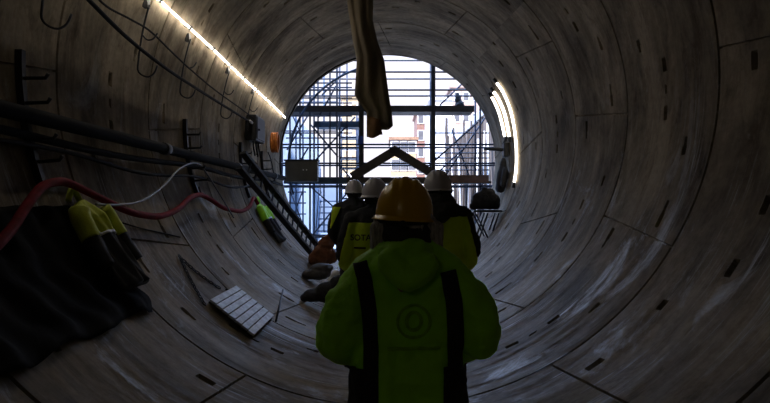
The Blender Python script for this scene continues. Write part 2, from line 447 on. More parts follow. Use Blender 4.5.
for y, lb in brk:
    o = new_empty('pipe_bracket', wallpt(-170, y, 0), lb, 'bracket', 'pipe brackets on the left wall')
    pts = [wallpt(ph, y, .025) for ph in np.linspace(178.5, 200.5, 10)]
    mb = MB()
    for a, b in zip(pts[:-1], pts[1:]): mb.bar(a, b, .05, .04, (0, 1, 0))
    mb.build('rail', M['black_steel'], o)
    for ph in (182.9, 186.8, 192.6, 196.2):
        a = wallpt(ph, y, .03); d = (wallpt(ph, y, 1)-wallpt(ph, y, 0)).normalized(); d.z *= .3; d.normalize()
        e = a+d*.17
        MB().tube([a, e, e+Vector((.02, 0, .03))], .013, 8).build('arm', M['black_steel'], o, True)
wallcable('red_hose', [(-20,262),(10,231),(28,204),(42,187),(56,182),(68,183),(86,191),(104,200),(125,210),(143,215),(161,216),(178,209),(190,198),(200,195),(210,199),(222,207),(232,210),(242,211),(250,206),(254,198),(258,204)], .031, .10, M['red_hose'], 'dark red rubber hose draped in loops along the left wall', 'hose')
wallcable('water_hose', [(96,204),(110,205),(128,204),(143,200),(157,191),(168,181),(177,171),(186,165),(195,163),(201,166),(209,177),(219,193),(228,208),(234,218)], .011, .13, M['grey_hose'], 'thin shiny grey hose looping over the bracket above the red hose', 'hose')
wallcable('loose_wire', [(120,222),(140,228),(162,233),(180,237)], .007, .012, M['cable'], 'thin black wire lying on the left wall beneath the red hose', 'wire')

# ------------------------------------------------------------------ hi-vis jackets hung on the left wall
def jacket(Y, phtop, phbot, w, label, group, hivis, lean=0.0, lift=0.0):
    root = new_empty('safety_jacket', wallpt(phtop, Y, 0), label, 'jacket', group)
    L = R*math.radians(abs(phbot-phtop))
    def surf(u, v, thick):          # u -1..1 across (towards the viewer negative), v 0..1 down
        half = w*(.20+.80*min(1, v/.16)**.7 if v < .16 else 1.0)*(1+.12*v)
        fold = .018*math.sin(u*7+v*3)+.012*math.sin(u*13-v*5)
        o = .015+lift+thick*max(0, 1-u*u)**.5*(.35+.65*min(1, v*5))*(1.1-.3*v)+fold*min(1, v*4)*(thick > 0)
        return wallpt(phtop+(phbot-phtop)*v, Y+u*half+lean*v, max(.012, o))
    def shell(v0, v1, name, m, extra=0.0, nv=14):
        rows = []
        for i in range(nv+1):
            v = v0+(v1-v0)*i/nv
            row = [surf(u, v, .10+extra) for u in np.linspace(-1, 1, 25)]
            row += [surf(u, v, 0) for u in np.linspace(1, -1, 7)]
            rows.append(row)
        mb = MB().grid(rows, True); n = len(rows[0])
        mb.f.append(tuple(range(n-1, -1, -1))); mb.f.append(tuple(nv*n+k for k in range(n)))
        return mb.build(name, m, root, True)
    shell(0, .40, 'shoulder_panel', hivis)
    shell(.39, 1.0, 'lower_panel', M['black_cloth'])
    shell(.385, .415, 'reflective_band', M['reflective'], .006, 2)
    for sgn in (-1, 1):
        pts = []; 
        for t in np.linspace(0, 1, 9):
            v = .12+.62*t
            pts.append(wallpt(phtop+(phbot-phtop)*v, Y+sgn*w*(1.0+.22*t)*(1 if t > 0 else .85)+lean*v, .065+lift))
        sl = MB().tube(smoothpath(pts[:5], 3), [.07]*13, 10).build('sleeve', hivis, root, True)
        MB().tube(smoothpath(pts[4:], 3), [.064-.001*k for k in range(13)], 10).build('cuff', M['black_cloth'], sl, True)
    mb = MB().tube(smoothpath([wallpt(phtop-.5, Y-.07, .03), wallpt(phtop-2.5, Y, .05), wallpt(phtop-.5, Y+.07, .03)], 5), .022, 8)
    mb.build('collar', hivis, root, True)
    return root
jacket(3.86, -157.0, -139.5, .17, 'yellow and black hi-vis jacket hung on the wall below the red hose, near the viewer', 'hi-vis jackets on the left wall', M['hivis_yellow'], .02, .05)
jacket(9.35, -157.0, -138.5, .22, 'green and black hi-vis jacket hung farther down the left wall under the ladder', 'hi-vis jackets on the left wall', M['hivis'], -.06)

rows = []
for i in range(25):
    v = i/24; row = []
    for j in range(41):
        u = j/40; edge = 3.93+.05*math.sin(v*9)+.03*math.sin(v*23)
        y = 1.7+(edge-1.7)*u
        o_ = .030+.022*math.sin(u*31+v*4)*(.3+.7*v)+.016*math.sin(u*57-v*7)
        row.append(wallpt(-156.5+21.5*v+.5*math.sin(u*20)*v, y, max(.008, o_)))
    rows.append(row)
o = MB().grid(rows).build('plastic_sheet', M['black_sheet'], None, True, solid=.004)
tag(o, 'large black sheet hung over the lower left wall behind the nearer hi-vis jacket', 'sheet')

# ------------------------------------------------------------------ loose things on the left of the invert
root = new_empty('slatted_board', wallpt(-125.3, 5.2, 0), 'pale slatted duckboard lying on the left of the tunnel floor', 'duckboard')
phA, phB, yA, yB = -131.2, -119.2, 4.81, 5.63
cA = wallpt(phA, 0, 0); cB = wallpt(phB, 0, 0)
def board_pt(t, y, up):      # a flat board resting across the curve
    p = cA.lerp(cB, t); d = (cB-cA).normalized(); nrm = Vector((-d.z, 0, d.x)); nrm = nrm if nrm.z > 0 else -nrm
    return Vector((p.x, y-.10*t, p.z))+nrm*up, nrm
for k in range(7):
    t = (k+.5)/7; a, n = board_pt(t, yA, .052); b, _ = board_pt(t, yB, .052)
    MB().bar(a, b, .069, .022, n).build('slat', M['grating'], root, bevel=.003)
for y in (yA+.08, (yA+yB)/2, yB-.08):
    a, n = board_pt(0, y, .022); b, _ = board_pt(1, y, .022)
    MB().bar(a, b, .05, .038, n).build('batten', M['timber'], root)
def chain(keys, label):
    pts = smoothpath([PW(px, py, .018) for px, py in keys], 12)
    d = [0]
    for a, b in zip(pts[:-1], pts[1:]): d.append(d[-1]+(b-a).length)
    mb = MB(); s = 0; k = 0
    while s < d[-1]:
        i = max(j for j in range(len(d)) if d[j] <= s); i = min(i, len(pts)-2)
        t = (s-d[i])/max(1e-6, d[i+1]-d[i]); p = pts[i].lerp(pts[i+1], t); tg = (pts[i+1]-pts[i]).normalized()
        nr = (Vector((0, p.y, AX))-p).normalized(); sd = tg.cross(nr).normalized()
        if k % 2: sd = (sd*.6+nr*.8).normalized()
        loop = [p+tg*.032*math.cos(a)+sd*.020*math.sin(a) for a in np.linspace(0, 2*PI, 12, endpoint=False)]
        mb.tube(loop, .0055, 6, closed=True); s += .045; k += 1
    o = mb.build('chain', M['black_steel'], None, True); return tag(o, label, 'chain', 'chains on the left wall')
chain([(180,257),(186,270),(193,284),(204,303)], 'black chain hanging steeply on the left wall above the pale duckboard')
chain([(181,258),(192,268),(206,279),(221,289)], 'black chain slanting towards the far end of the pale duckboard')
tag(MB().tube([PW(276,321,.012), PW(283,290,.012)], .011, 8).build('steel_rod', M['black_steel'], None, True), 'short dark rod lying on the floor beyond the pale duckboard', 'rod')
tag(MB().tube([PW(226,289,.012), PW(263,307,.012)], .012, 8).build('steel_rod', M['black_steel'], None, True), 'dark rod lying along the far edge of the pale duckboard', 'rod')

# ladder leaning on the left wall
lt, lb_ = PW(241,160,.30), PW(328,256,.02); lb_ = Vector((P(326,252,10.6).x, 10.6, 0)); lb_.z = floor_z(lb_.x)+.02
root = new_empty('ladder', lb_, 'dark steel ladder leaning diagonally against the left wall near the scaffold', 'ladder')
ax_ = (lt-lb_).normalized(); side = ax_.cross(Vector((.75, -.55, .35))).normalized()
for s_ in (-.15, .15):
    MB().bar(lb_+side*s_, lt+side*s_, .11, .05, side).build('rail', M['dark_steel'], root)
Ll = (lt-lb_).length; n = int(Ll/.2)
for k in range(1, n):
    c = lb_+ax_*(k*.2)
    MB().tube([c-side*.17, c+side*.17], .017, 8).build('rung', M['scaffold'], root, True)

# junction box, orange coil, wrapped cable end
c = wallpt(171.5, 9.45, .11)
root = new_empty('junction_box', c, 'black junction box on the left wall beneath the end of the strip light', 'junction box')
MB().box(c, (.2, .62, .46)).build('housing', M['black_steel'], root, bevel=.015)
MB().box(c+Vector((.105, 0, 0)), (.02, .56, .40)).build('door', M['dark_steel'], root, bevel=.008)
for k in range(3):
    a = c+Vector((.02, -.2+.2*k, -.22))
    MB().tube(smoothpath([a, a+Vector((0,0,-.1)), a+Vector((.02,.05,-.28))], 4), .014, 6).build('cable_tail', M['cable'], root, True)
MB().tube([c+Vector((.115, -.2, -.03)), c+Vector((.15, -.2, -.03))], .02, 8).build('latch', M['scaffold'], root, True)
c = wallpt(172.9, 10.9, .14)
mb = MB()
for k in range(4):
    mb.tube([c+Vector((-.03+.035*k, .10*math.cos(a), .19*math.sin(a))) for a in np.linspace(0, 2*PI, 20, endpoint=False)], .03, 8, closed=True)
mb.ball(c+Vector((.02,0,0)), (.05,.075,.15))
tag(mb.build('hose_coil', M['orange'], None, True), 'orange coil hanging on the left wall beside the tunnel mouth', 'coil')
wallcable('orange_tail', [(268,152),(271,160),(273,170),(275,181)], .012, .08, M['cable'], 'black lead dropping from the orange coil', 'cable')
wallcable('wrapped_cable', [(250,121),(257,128),(260,135),(258,147),(257,155)], .026, .12, M['white_plastic'], 'pale sheathed cable end bending down beside the black junction box', 'cable')

# ------------------------------------------------------------------ hanging tarpaulin at the crown
prof = [(-106,350,371),(-60,348,371),(0,347,373),(20,350,372.5),(40,353,377),(60,357,384),(80,356,386.5),(95,355,388.5),(104,360,390),(112,367,391.5)]
Yt = 6.0
root = new_empty('tarpaulin', P(361,-106,Yt), 'brown tarpaulin hanging in folds from the tunnel crown', 'tarpaulin')
def tarp_ring(py, xl, xr, k):
    row = []
    cx = (xl+xr)/2; hw = (xr-xl)/2
    for t in np.linspace(0, 2*PI, 48, endpoint=False):
        pl = 1+.18*math.sin(7*t+.010*py)+.04*math.sin(13*t-.015*py)
        x = cx+hw*math.cos(t); y = Yt+(.11+.03*math.sin(py*.03))*math.sin(t)*pl+.03*math.sin(py*.05+2*t)
        p = P(x, py, Yt); p.y = y; row.append(p)
    return row
dense = []
for a, b in zip(prof[:-1], prof[1:]):
    for k in range(4):
        f = k/4; dense.append([a[i]+(b[i]-a[i])*f for i in range(3)])
dense.append(list(prof[-1]))
rows = [tarp_ring(*d, 0) for d in dense]
low = []
for k, (p) in enumerate(rows[-1]):      # torn slanting hem
    px = 388+(p.x)*F/Yt; h = min(1, max(0, (px-367)/24.5))
    q = P(px+1.2*h, 137-12*h+1.5*math.sin(h*9), Yt); q.y = Yt+(p.y-Yt)*.8; low.append(q)
mid = [a.lerp(b, .5) for a, b in zip(rows[-1], low)]
MB().grid(rows+[mid, low], True).build('sheet', M['tarp'], root, True, solid=.008)
fl = []
for i in range(7):
    v = i/6; fl.append([P(367+(13+1.5*v)*u+1*v, 115+5*u+(22-6*u)*v+1.5*math.sin(u*5)*v, Yt-.145+.02*math.sin(6*u+3*v)) for u in np.linspace(0, 1, 9)])
MB().grid(fl).build('torn_flap', M['ochre'], root, True, solid=.006)
MB().tube([P(346,-104,Yt), P(375,-104,Yt)], .02, 8).build('top_rod', M['dark_steel'], root, True)

# ------------------------------------------------------------------ right wall near the mouth
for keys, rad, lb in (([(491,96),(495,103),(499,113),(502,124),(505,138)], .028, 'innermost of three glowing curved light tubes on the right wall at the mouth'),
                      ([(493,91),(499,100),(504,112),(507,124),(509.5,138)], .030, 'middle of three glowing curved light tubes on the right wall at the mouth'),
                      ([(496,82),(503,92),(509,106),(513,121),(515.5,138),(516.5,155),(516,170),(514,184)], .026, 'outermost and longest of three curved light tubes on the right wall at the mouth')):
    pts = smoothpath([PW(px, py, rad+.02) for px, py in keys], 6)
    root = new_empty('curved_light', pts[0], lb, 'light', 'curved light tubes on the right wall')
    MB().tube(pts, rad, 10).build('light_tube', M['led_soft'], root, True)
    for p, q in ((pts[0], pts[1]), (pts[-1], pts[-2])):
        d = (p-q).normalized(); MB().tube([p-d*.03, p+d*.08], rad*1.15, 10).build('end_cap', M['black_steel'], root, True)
c = PW(508, 150, .02)
root = new_empty('wall_arm', c, 'dark support arm sticking out from the right wall at the tunnel mouth', 'arm')
MB().tube([c, P(484, 148.5, c.y+.2)], .04, 10).build('boom', M['black_steel'], root, True)
MB().box(c+Vector((-.05, 0, 0)), (.12, .22, .30)).build('wall_plate', M['black_steel'], root, bevel=.02)
MB().tube(smoothpath([c+Vector((-.1,0,.12)), c+Vector((-.05,-.05,.25)), c+Vector((.0,-.1,.3))], 4), .03, 8).build('elbow', M['black_steel'], root, True)
# black jacket hung on right wall
c = PW(504, 176, .1)
root = new_empty('hanging_coat', c, 'black coat hanging on the right wall above the trestle', 'coat')
mb = MB().limb([c+Vector((-.02,-.02,.22)), c+Vector((-.02,0,.05)), c+Vector((-.08,.02,-.26))], [.07,.12,.10]); mb.limb([c+Vector((0,.12,.12)), c+Vector((-.05,.14,-.2))], [.06,.05])
mb.limb([c+Vector((0,-.13,.12)), c+Vector((-.06,-.14,-.18))], [.06,.05])
me = fuse(mb, .018, 4); wrinkle(me, .02, 8, (1.5,1.5,.6)); me.transform(Matrix.Translation(-c)); link('coat_body', me, M['black_cloth'], root, (0,0,0), True)
MB().limb([c+Vector((-.02,0,.24)), c+Vector((-.01,.0,.34))], [.075,.05]).build('hood', M['black_cloth'], root, True)
# trestle with kit bags
ty = 10.3
def tz(px, py): return P(px, py, ty)
top_a, top_b = tz(472, 211), tz(500, 211)
root = new_empty('trestle', Vector(((top_a.x+top_b.x)/2, ty, floor_z(1.7))), 'black folding trestle with crossed legs standing by the right wall', 'trestle')
MB().box((top_a+top_b)/2, ((top_b-top_a).length, .42, .04)).build('top_board', M['black_steel'], root, bevel=.006)
for yy in (-.18, .18):
    for (xa, xb) in ((474, 486), (486, 474)):
        a = tz(xa, 213)+Vector((0, yy, 0)); b = Vector((tz(xb, 240).x, ty+yy, 0)); b.z = floor_z(b.x)+.012
        MB().tube([a, b], .016, 8).build('leg', M['black_steel'], root, True)
    a = tz(497, 213)+Vector((0, yy, 0)); b = Vector((a.x-.12, ty+yy, 0)); b.z = floor_z(b.x)+.012
    MB().tube([a, b], .016, 8).build('leg', M['black_steel'], root, True)
c = (top_a+top_b)/2+Vector((-.02, 0, .02))
root = new_empty('kit_bag', c, 'black kit bag slumped on the folding trestle', 'bag')
mb = MB().limb([c+Vector((-.17,0,.12)), c+Vector((.2,0,.12))], [.10,.11]); mb.limb([c+Vector((-.02,0,.2)), c+Vector((-.01,.02,.42))], [.12,.065]); mb.ball(c+Vector((.17,-.02,.2)), (.13,.15,.14)); mb.limb([c+Vector((-.22,0,.11)), c+Vector((-.14,.03,.26)), c+Vector((.1,.05,.33))], [.10,.11,.12])
me = fuse(mb, .018, 4); wrinkle(me, .02, 9)
zmin = min(v.co.z for v in me.vertices); me.transform(Matrix.Translation(-c+Vector((0,0,c.z-zmin+.001)))); link('bag_body', me, M['black_cloth'], root, (0,0,0), True)
MB().tube(smoothpath([c+Vector((-.12,-.1,.2)), c+Vector((-.04,-.13,.34)), c+Vector((.05,-.1,.25))], 5), .012, 6).build('strap', M['black_cloth'], root, True)

# ------------------------------------------------------------------ heap on the floor by the mouth (left)
def heap(name, c, balls, m, label, cat, vox=.014, wr=.015, sc_=9):
    c = Vector(c); mb = MB()
    for (d, r) in balls: mb.ball(c+Vector(d), r)
    me = fuse(mb, vox, 5); wrinkle(me, wr, sc_)
    # rest on the curved floor
    low = min(v.co.z-floor_z(max(-2.5, min(2.5, v.co.x))) for v in me.vertices)
    me.transform(Matrix.Translation(Vector((0, 0, -low+.002))-c))
    o = link(name, me, m, None, c, True); return tag(o, label, cat)
c = P(323, 244, 9.6); heap('work_coat', (c.x, 9.6, floor_z(c.x)), [((0,0,.22),(.20,.16,.20)), ((.06,.02,.42),(.15,.13,.15)), ((-.12,.03,.16),(.16,.15,.14)), ((.16,-.03,.2),(.12,.12,.16)), ((.1,0,.53),(.08,.09,.07))], M['orange_cloth'], 'crumpled orange work coat heaped at the foot of the ladder', 'coat', .014, .04, 7)
c = P(334, 262, 7.6); heap('plastic_sack', (c.x, 7.6, floor_z(c.x)), [((0,0,.17),(.13,.12,.20)), ((.03,0,.36),(.08,.08,.10))], M['white_plastic'], 'white plastic sack standing behind the black holdall on the floor', 'sack')
c = P(326, 285, 6.9); heap('holdall', (c.x+.02, 6.9, floor_z(c.x)), [((-.18,0,.09),(.16,.13,.09)), ((.02,0,.13),(.20,.16,.15)), ((.14,0,.18),(.13,.15,.20)), ((-.3,0,.06),(.07,.07,.06))], M['black_cloth'], 'black holdall lying on the floor left of the walking group', 'bag')
c = P(318, 268, 8.3); heap('cement_bag', (c.x, 8.3, floor_z(c.x)), [((0,0,.09),(.22,.2,.10)), ((.06,.03,.17),(.19,.17,.09)), ((-.14,0,.08),(.12,.14,.08))], mat('grey sackcloth', (.06,.053,.047), .85, 0, .3, 9), 'grey cement bag lying between the orange coat and the black holdall', 'bag')

# ------------------------------------------------------------------ scaffold across the tunnel mouth
Y1, Y2 = 13.0, 13.72
FZ = -.25                                        # shaft slab
sx = lambda px, Y=Y1: (px-388)*Y/F
sz = lambda py, Y=Y1: CAMH+(204-py)*Y/F
root = new_empty('scaffold', (0, Y1, FZ), 'steel tube scaffold with decks and guardrails standing across the tunnel mouth', 'scaffold')
XL, XR = -3.1, 3.0
stds = [-2.85, sx(310), sx(337), sx(433), 2.35]
for Yk in (Y1, Y2):
    for x in stds+[XR]:
        MB().tube([(x, Yk, FZ), (x, Yk, 5.6)], .026, 8).build('standard', M['scaffold'], root, True)
        MB().box((x, Yk, FZ+.006), (.15, .15, .012)).build('base_plate', M['scaffold'], root)
    for z in (5.45, sz(72), sz(90), sz(144.5), sz(163.3), sz(186), .75, .12):
        MB().tube([(XL, Yk, z), (XR+.1, Yk, z)], .024, 8).build('ledger', M['scaffold'], root, True)
for x, w, m in ((sx(433), .10, 'dark_steel'), (sx(361.5), .12, 'dark_steel')):
    y = Y1-.12
    mb = MB().box((x, y, (FZ+sz(62))/2), (w, .02, sz(62)-FZ)); mb.box((x, y+.06, (FZ+sz(62))/2), (.02, .10, sz(62)-FZ)); mb.box((x, y+.12, (FZ+sz(62))/2), (w, .02, sz(62)-FZ))
    mb.build('column', M[m], root)
MB().box((sx(361), Y1-.19, sz(141)), (.12, .03, .20)).build('blue_clamp', mat('blue paint', (.02,.07,.45), .45), root)
def deck(zc, x0, x1, m, n=4, th=.06):
    for k in range(n):
        y = Y1+.07+(Y2-Y1-.14)*(k+.5)/n
        MB().box(((x0+x1)/2, y, zc), (x1-x0, (Y2-Y1-.14)/n-.015, th)).build('deck_plank', m, root, bevel=.005)
deck(sz(110), sx(284), sx(474), M['deck'])
MB().box(((sx(284)+sx(474))/2, Y1-.03, sz(109)), (sx(474)-sx(284), .03, .16)).build('toe_board', M['deck'], root)
deck(sz(182), sx(284), sx(492), M['deck'])
MB().box(((sx(284)+sx(360))/2, Y1-.03, sz(180.5)), (sx(360)-sx(284), .03, .17)).build('toe_board', M['deck_blue'], root)
MB().box(((sx(360)+sx(430))/2, Y1-.03, sz(180.5)), (sx(430)-sx(360)-.02, .03, .17)).build('toe_board', M['dark_steel'], root)
MB().box(((sx(430)+sx(489))/2, Y1-.03, sz(179)), (sx(489)-sx(430)-.02, .03, .20)).build('toe_board', M['timber_brown'], root)
MB().box(((sx(311)+sx(358))/2, Y2+.35, sz(126, 14)), (1.25, .6, .10)).build('deck_plank', M['deck_blue'], root, bevel=.01)
MB().box(((sx(311)+sx(358))/2, Y2+.03, sz(124, Y2)), (1.28, .03, .16)).build('toe_board', M['deck_blue'], root)
def brace(x0, y0, x1, y1, Y, r=.022):
    MB().tube([P(x0, y0, Y), P(x1, y1, Y)], r, 8).build('brace', M['scaffold'], root, True)
brace(311,125,338,157,Y2+.05); brace(355,117,314,162,Y2+.08); brace(310,186,345,217,Y2+.05); brace(351,188,311,237,Y2+.08)
brace(432,163,478,122,Y1+.06); brace(440,105,462,84,Y2); brace(428,190,410,214,Y2); brace(286,122,310,84,Y1+.05); brace(287,150,310,112,Y2); brace(322,95,345,72,Y2+.05)
brace(338,163,352,180,Y2+.06); brace(432,178,462,150,Y2+.05)
for px in (290, 296, 303, 324):
    MB().tube([P(px, 232, 14.4), P(px, 76, 14.4)], .024, 8).build('standard', M['scaffold' if px == 290 else 'blue_steel'], root, True)
for a in ((290,110,303,138),(303,110,290,138),(290,190,303,225),(303,190,290,225),(296,84,303,100)): brace(*a, 14.42, .018)
for py in (192, 203, 214, 226):
    MB().tube([P(288, py, 14.4), P(306, py, 14.4)], .02, 8).build('ledger', M['scaffold'], root, True)
for py in (96, 102, 115, 131, 138):
    MB().tube([P(286, py, 14.4), P(338, py, 14.4)], .02, 8).build('ledger', M['scaffold'], root, True)
for px, yy in ((318, Y2), (330, Y1), (347, Y2), (300, Y1), (290, Y1)):
    MB().tube([(sx(px, yy), yy, sz(182)), (sx(px, yy), yy, 5.5)], .022, 8).build('standard', M['scaffold'], root, True)
for py, yy in ((83, Y1), (87.5, Y2), (103, Y2), (98, Y1), (116, Y1), (133, Y2)):
    MB().tube([P(283, py, yy), P(352, py, yy)], .02, 8).build('ledger', M['scaffold'], root, True)
for py in (133, 153, 158, 170):
    MB().tube([P(434, py, Y2+.1), P(489, py, Y2+.1)], .018, 8).build('ledger', M['scaffold'], root, True)
brace(290,178,308,148,Y1-.05); brace(445,176,485,118,Y2+.15); brace(470,178,452,130,Y2+.2); brace(318,118,336,86,Y1+.1)
# stair tower behind the left bay
rs = new_empty('stair_tower', (sx(345, 15), 15.0, FZ), 'narrow scaffold stair tower with treads rising behind the left bay', 'stairs')
for px in (340, 357):
    for y in (14.9, 15.5):
        MB().tube([(sx(px, 15), y, FZ), (sx(px, 15), y, 4.2)], .026, 8).build('stair_post', M['scaffold'], rs, True)
for k in range(9):
    z = sz(219, 15)+k*.30
    MB().box(((sx(340, 15)+sx(357, 15))/2, 15.2, z), (sx(357, 15)-sx(340, 15), .5, .045)).build('tread', M['scaffold'], rs)
rs = new_empty('access_stair', (sx(328, 16), 16, FZ), 'pale scaffold stair flight seen through the lower left bay', 'stairs')
for k in range(10):
    MB().box((sx(328, 16), 15.9+.1*k, FZ+.22+.19*k), (.72, .26, .04)).build('tread', M['blue_steel'], rs)
for px in (317, 339):
    MB().bar((sx(px, 16), 15.75, FZ+.02), (sx(px, 16), 16.95, FZ+2.2), .05, .16).build('stringer', M['blue_steel'], rs)
    for q in (0, 1):
        MB().tube([(sx(px, 16), 15.8+q*1.05, FZ+q*1.9), (sx(px, 16), 15.8+q*1.05, FZ+1.1+q*1.9)], .02, 8).build('rail_post', M['scaffold'], rs, True)
    MB().tube([(sx(px, 16), 15.8, FZ+1.1), (sx(px, 16), 16.85, FZ+3.0)], .02, 8).build('handrail', M['scaffold'], rs, True)
# cabinet fixed on the front of the scaffold
c = P(302, 171.5, Y1-.22)
root = new_empty('control_cabinet', c, 'olive grey metal cabinet on the left end of the scaffold deck', 'cabinet')
MB().box(c, (.80, .28, .52)).build('body', M['box'], root, bevel=.012)
MB().box(c+Vector((0, -.147, 0)), (.74, .014, .46)).build('door', M['box'], root, bevel=.006)
for dx in (.06, .14):
    MB().tube([c+Vector((dx, -.155, .03)), c+Vector((dx, -.18, .03))], .016, 10).build('knob', M['white_plastic'], root, True)
MB().box(c+Vector((0, 0, .275)), (.86, .34, .03)).build('rain_hood', M['dark_steel'], root, bevel=.006)
# timber gable
gy = 12.72
root = new_empty('timber_gable', P(395, 178, gy), 'pair of dark timber rafters forming a gable in front of the scaffold', 'timber frame')
MB().bar(P(352, 177, gy), P(397, 149.5, gy), .215, .19, (0, 1, 0)).build('rafter', M['timber'], root, bevel=.006)
MB().bar(P(392.5, 149.5, gy+.005), P(436, 176, gy+.005), .21, .185, (0, 1, 0)).build('rafter', M['timber'], root, bevel=.006)
MB().box(P(394.7, 150.5, gy-.11), (.26, .02, .14)).build('gusset_plate', M['dark_steel'], root)
MB().box(P(396, 180.5, gy), (2.45, .16, .13)).build('tie_beam', M['timber'], root, bevel=.006)
# dark pack on the top deck
c = P(459.5, 106, Y1+.3); c.z = sz(110)+.032
root = new_empty('rubble_sack', c, 'black sack sitting on the top scaffold deck at the right', 'sack')
mb = MB().ball(c+Vector((0,0,.14)), (.13,.13,.14)); mb.ball(c+Vector((-.03,0,.30)), (.09,.09,.13)); mb.ball(c+Vector((-.06,.01,.42)), (.05,.05,.07))
me = fuse(mb, .018, 4); wrinkle(me, .02, 10); z0 = min(v.co.z for v in me.vertices); me.transform(Matrix.Translation(Vector((0,0,c.z-z0))-c))
link('sack_body', me, M['black_cloth'], root, (0,0,0), True)
# steel seal ring and bolts round the mouth
mb = MB().tube([Vector((2.66*math.cos(a), MOUTH+.05, AX+2.66*math.sin(a))) for a in np.linspace(0, 2*PI, 96, endpoint=False)], .045, 8, closed=True)
tag(mb.build('trim_1', M['dark_steel'], None, True), 'dark steel seal ring round the tunnel mouth', kind='structure')
tag(MB().tube([wallpt(ph, 12.05+.02*math.sin(ph), .05) for ph in range(95, 190, 3)], .018, 8).build('ring_cable', M['cable'], None, True), 'black cable following the left rim of the tunnel mouth', 'cable')

tag(MB().tube([Vector((2.5*math.cos(a), 12.82, AX+2.5*math.sin(a))) for a in np.radians(range(96, 200, 3))], .03, 8).build('bent_tube', M['blue_steel'], None, True), 'bluish bent tube arching along the upper left of the mouth', 'tube')
# ------------------------------------------------------------------ open shaft and the buildings beyond
SW = 4.1
tag(MB().box((0, 22.5, FZ-.15), (2*SW+4, 20.2, .3)).build('floor_shaft', M['pit_floor']), 'pale slab at the bottom of the open shaft', kind='structure')
rows = []
for y in np.arange(12.75, 32.3, .06):
    b = .18*abs(math.sin(y*PI/.72))
    rows.append([Vector((SW+.2-b, y, FZ)), Vector((SW+.2-b, y, 2.4)), Vector((SW+.2-b, y, 5.55)), Vector((SW+1.2, y, 5.6))])
mb = MB().grid(rows); tag(mb.build('wall_right_shaft', M['pile']), 'row of rust stained piles forming the right shaft wall', kind='structure')
rows = [[Vector((-SW-.2, y, FZ)), Vector((-SW-.2, y, 5.6)), Vector((-SW-1.2, y, 5.62))] for y in (12.75, 32.3)]
tag(MB().grid(rows).build('wall_left_shaft', M['pit_pale']), 'pale left wall of the shaft', kind='structure')
rows = [[Vector((x, 32.3, FZ)), Vector((x, 32.3, 3.0)), Vector((x, 33.3, 3.02))] for x in (-SW-1.2, SW+1.2)]
tag(MB().grid(rows).build('wall_back_shaft', M['pit_pale']), 'pale far wall of the shaft', kind='structure')
mb = MB(); inn, out = [], []
for a in np.linspace(0, 2*PI, 96, endpoint=False):
    d = Vector((math.cos(a), 0, math.sin(a))); inn.append(Vector((0, 12.44, AX))+d*2.88)
    t = min((SW+1.3)/max(1e-6, abs(d.x)), ((5.9-AX) if d.z > 0 else (AX-FZ))/max(1e-6, abs(d.z))); out.append(Vector((0, 12.44, AX))+d*max(t, 2.89))
n = len(inn); mb.add(inn+out+[v+Vector((0, .25, 0)) for v in inn]+[v+Vector((0, .25, 0)) for v in out],
    [f for k in range(n) for f in ((k, (k+1) % n, n+(k+1) % n, n+k), (2*n+k, 3*n+k, 3*n+(k+1) % n, 2*n+(k+1) % n), (n+k, n+(k+1) % n, 3*n+(k+1) % n, 3*n+k), (k, 2*n+k, 2*n+(k+1) % n, (k+1) % n))])
tag(mb.build('wall_front_shaft', M['pit_pale']), 'concrete headwall of the shaft round the tunnel mouth', kind='structure')
tag(MB().box((0, 62, 2.6), (70, 58, .3)).build('ground', M['pit_floor']), 'street level ground beyond the shaft', kind='structure')
# capping beam on the right wall
tag(MB().box((SW+.35, 22.5, 5.62), (.7, 19.5, .35)).build('trim_2', M['pit_pale']), 'pale concrete capping beam along the right pile wall', kind='structure')
for (px0, px1, Y, z1, lb) in ((291, 300, 17.5, 3.6, 'bluish concrete pillar at the left edge of the shaft'), (313, 320, 21.0, 3.2, 'narrower bluish concrete pillar beyond the left pillar')):
    x0, x1 = sx(px0, Y), sx(px1, Y)
    o = MB().box(((x0+x1)/2, Y, (FZ+z1)/2), (x1-x0, .4, z1-FZ)).build('concrete_pillar', M['pit_blue'], bevel=.02); tag(o, lb, 'pillar')
# rebar starter bars in front of the right wall
k = 0
for i in range(28):
    px = 446.5+1.7*i; Y = 16.0+(i*37 % 11)*.75; x = sx(px, Y)
    if x > SW-.1: x = SW-.06-.05*(i % 3)
    top = sz(118+((i*53) % 44), Y)
    pale = i % 4 == 1
    lean = .12*math.sin(i*1.9)
    o = MB().tube([(x, Y, FZ), (x+lean*.4, Y, (top+FZ)/2), (x+lean, Y, top)], .035 if pale else .042, 8).build('pile_casing', M['pit_pale' if pale else 'rebar'], None, True)
    if pale: tag(o, 'slim pale pipe standing among brown casings before the right pile wall', 'casing', 'pale pipes along the right shaft wall')
    else: tag(o, 'slim brown steel casing standing before the right pile wall', 'casing', 'brown casings along the right shaft wall')
def building(name, x0, x1, Y, z0, z1, depth, wallm, label, cols, rws, winm, wsize, roof=None):
    root = new_empty(name, ((x0+x1)/2, Y, z0), label, 'building')
    MB().box(((x0+x1)/2, Y+depth/2, (z0+z1)/2), (x1-x0, depth, z1-z0)).build('wall', wallm, root)
    for i in range(cols):
        for j in range(rws):
            x = x0+(x1-x0)*(i+.5)/cols; z = z0+(z1-z0)*(j+.6)/rws
            fr = MB().box((x, Y-.02, z), (wsize[0]+.25, .12, wsize[1]+.25)).build('window', M['white_wall'], root)
            MB().box((x, Y-.09, z), (wsize[0], .05, wsize[1])).build('pane', winm, fr)
    MB().box(((x0+x1)/2, Y+depth/2, z1+.15), (x1-x0+.5, depth+.5, .3)).build('roof_slab', roof or wallm, root)
    return root
Yb = 55
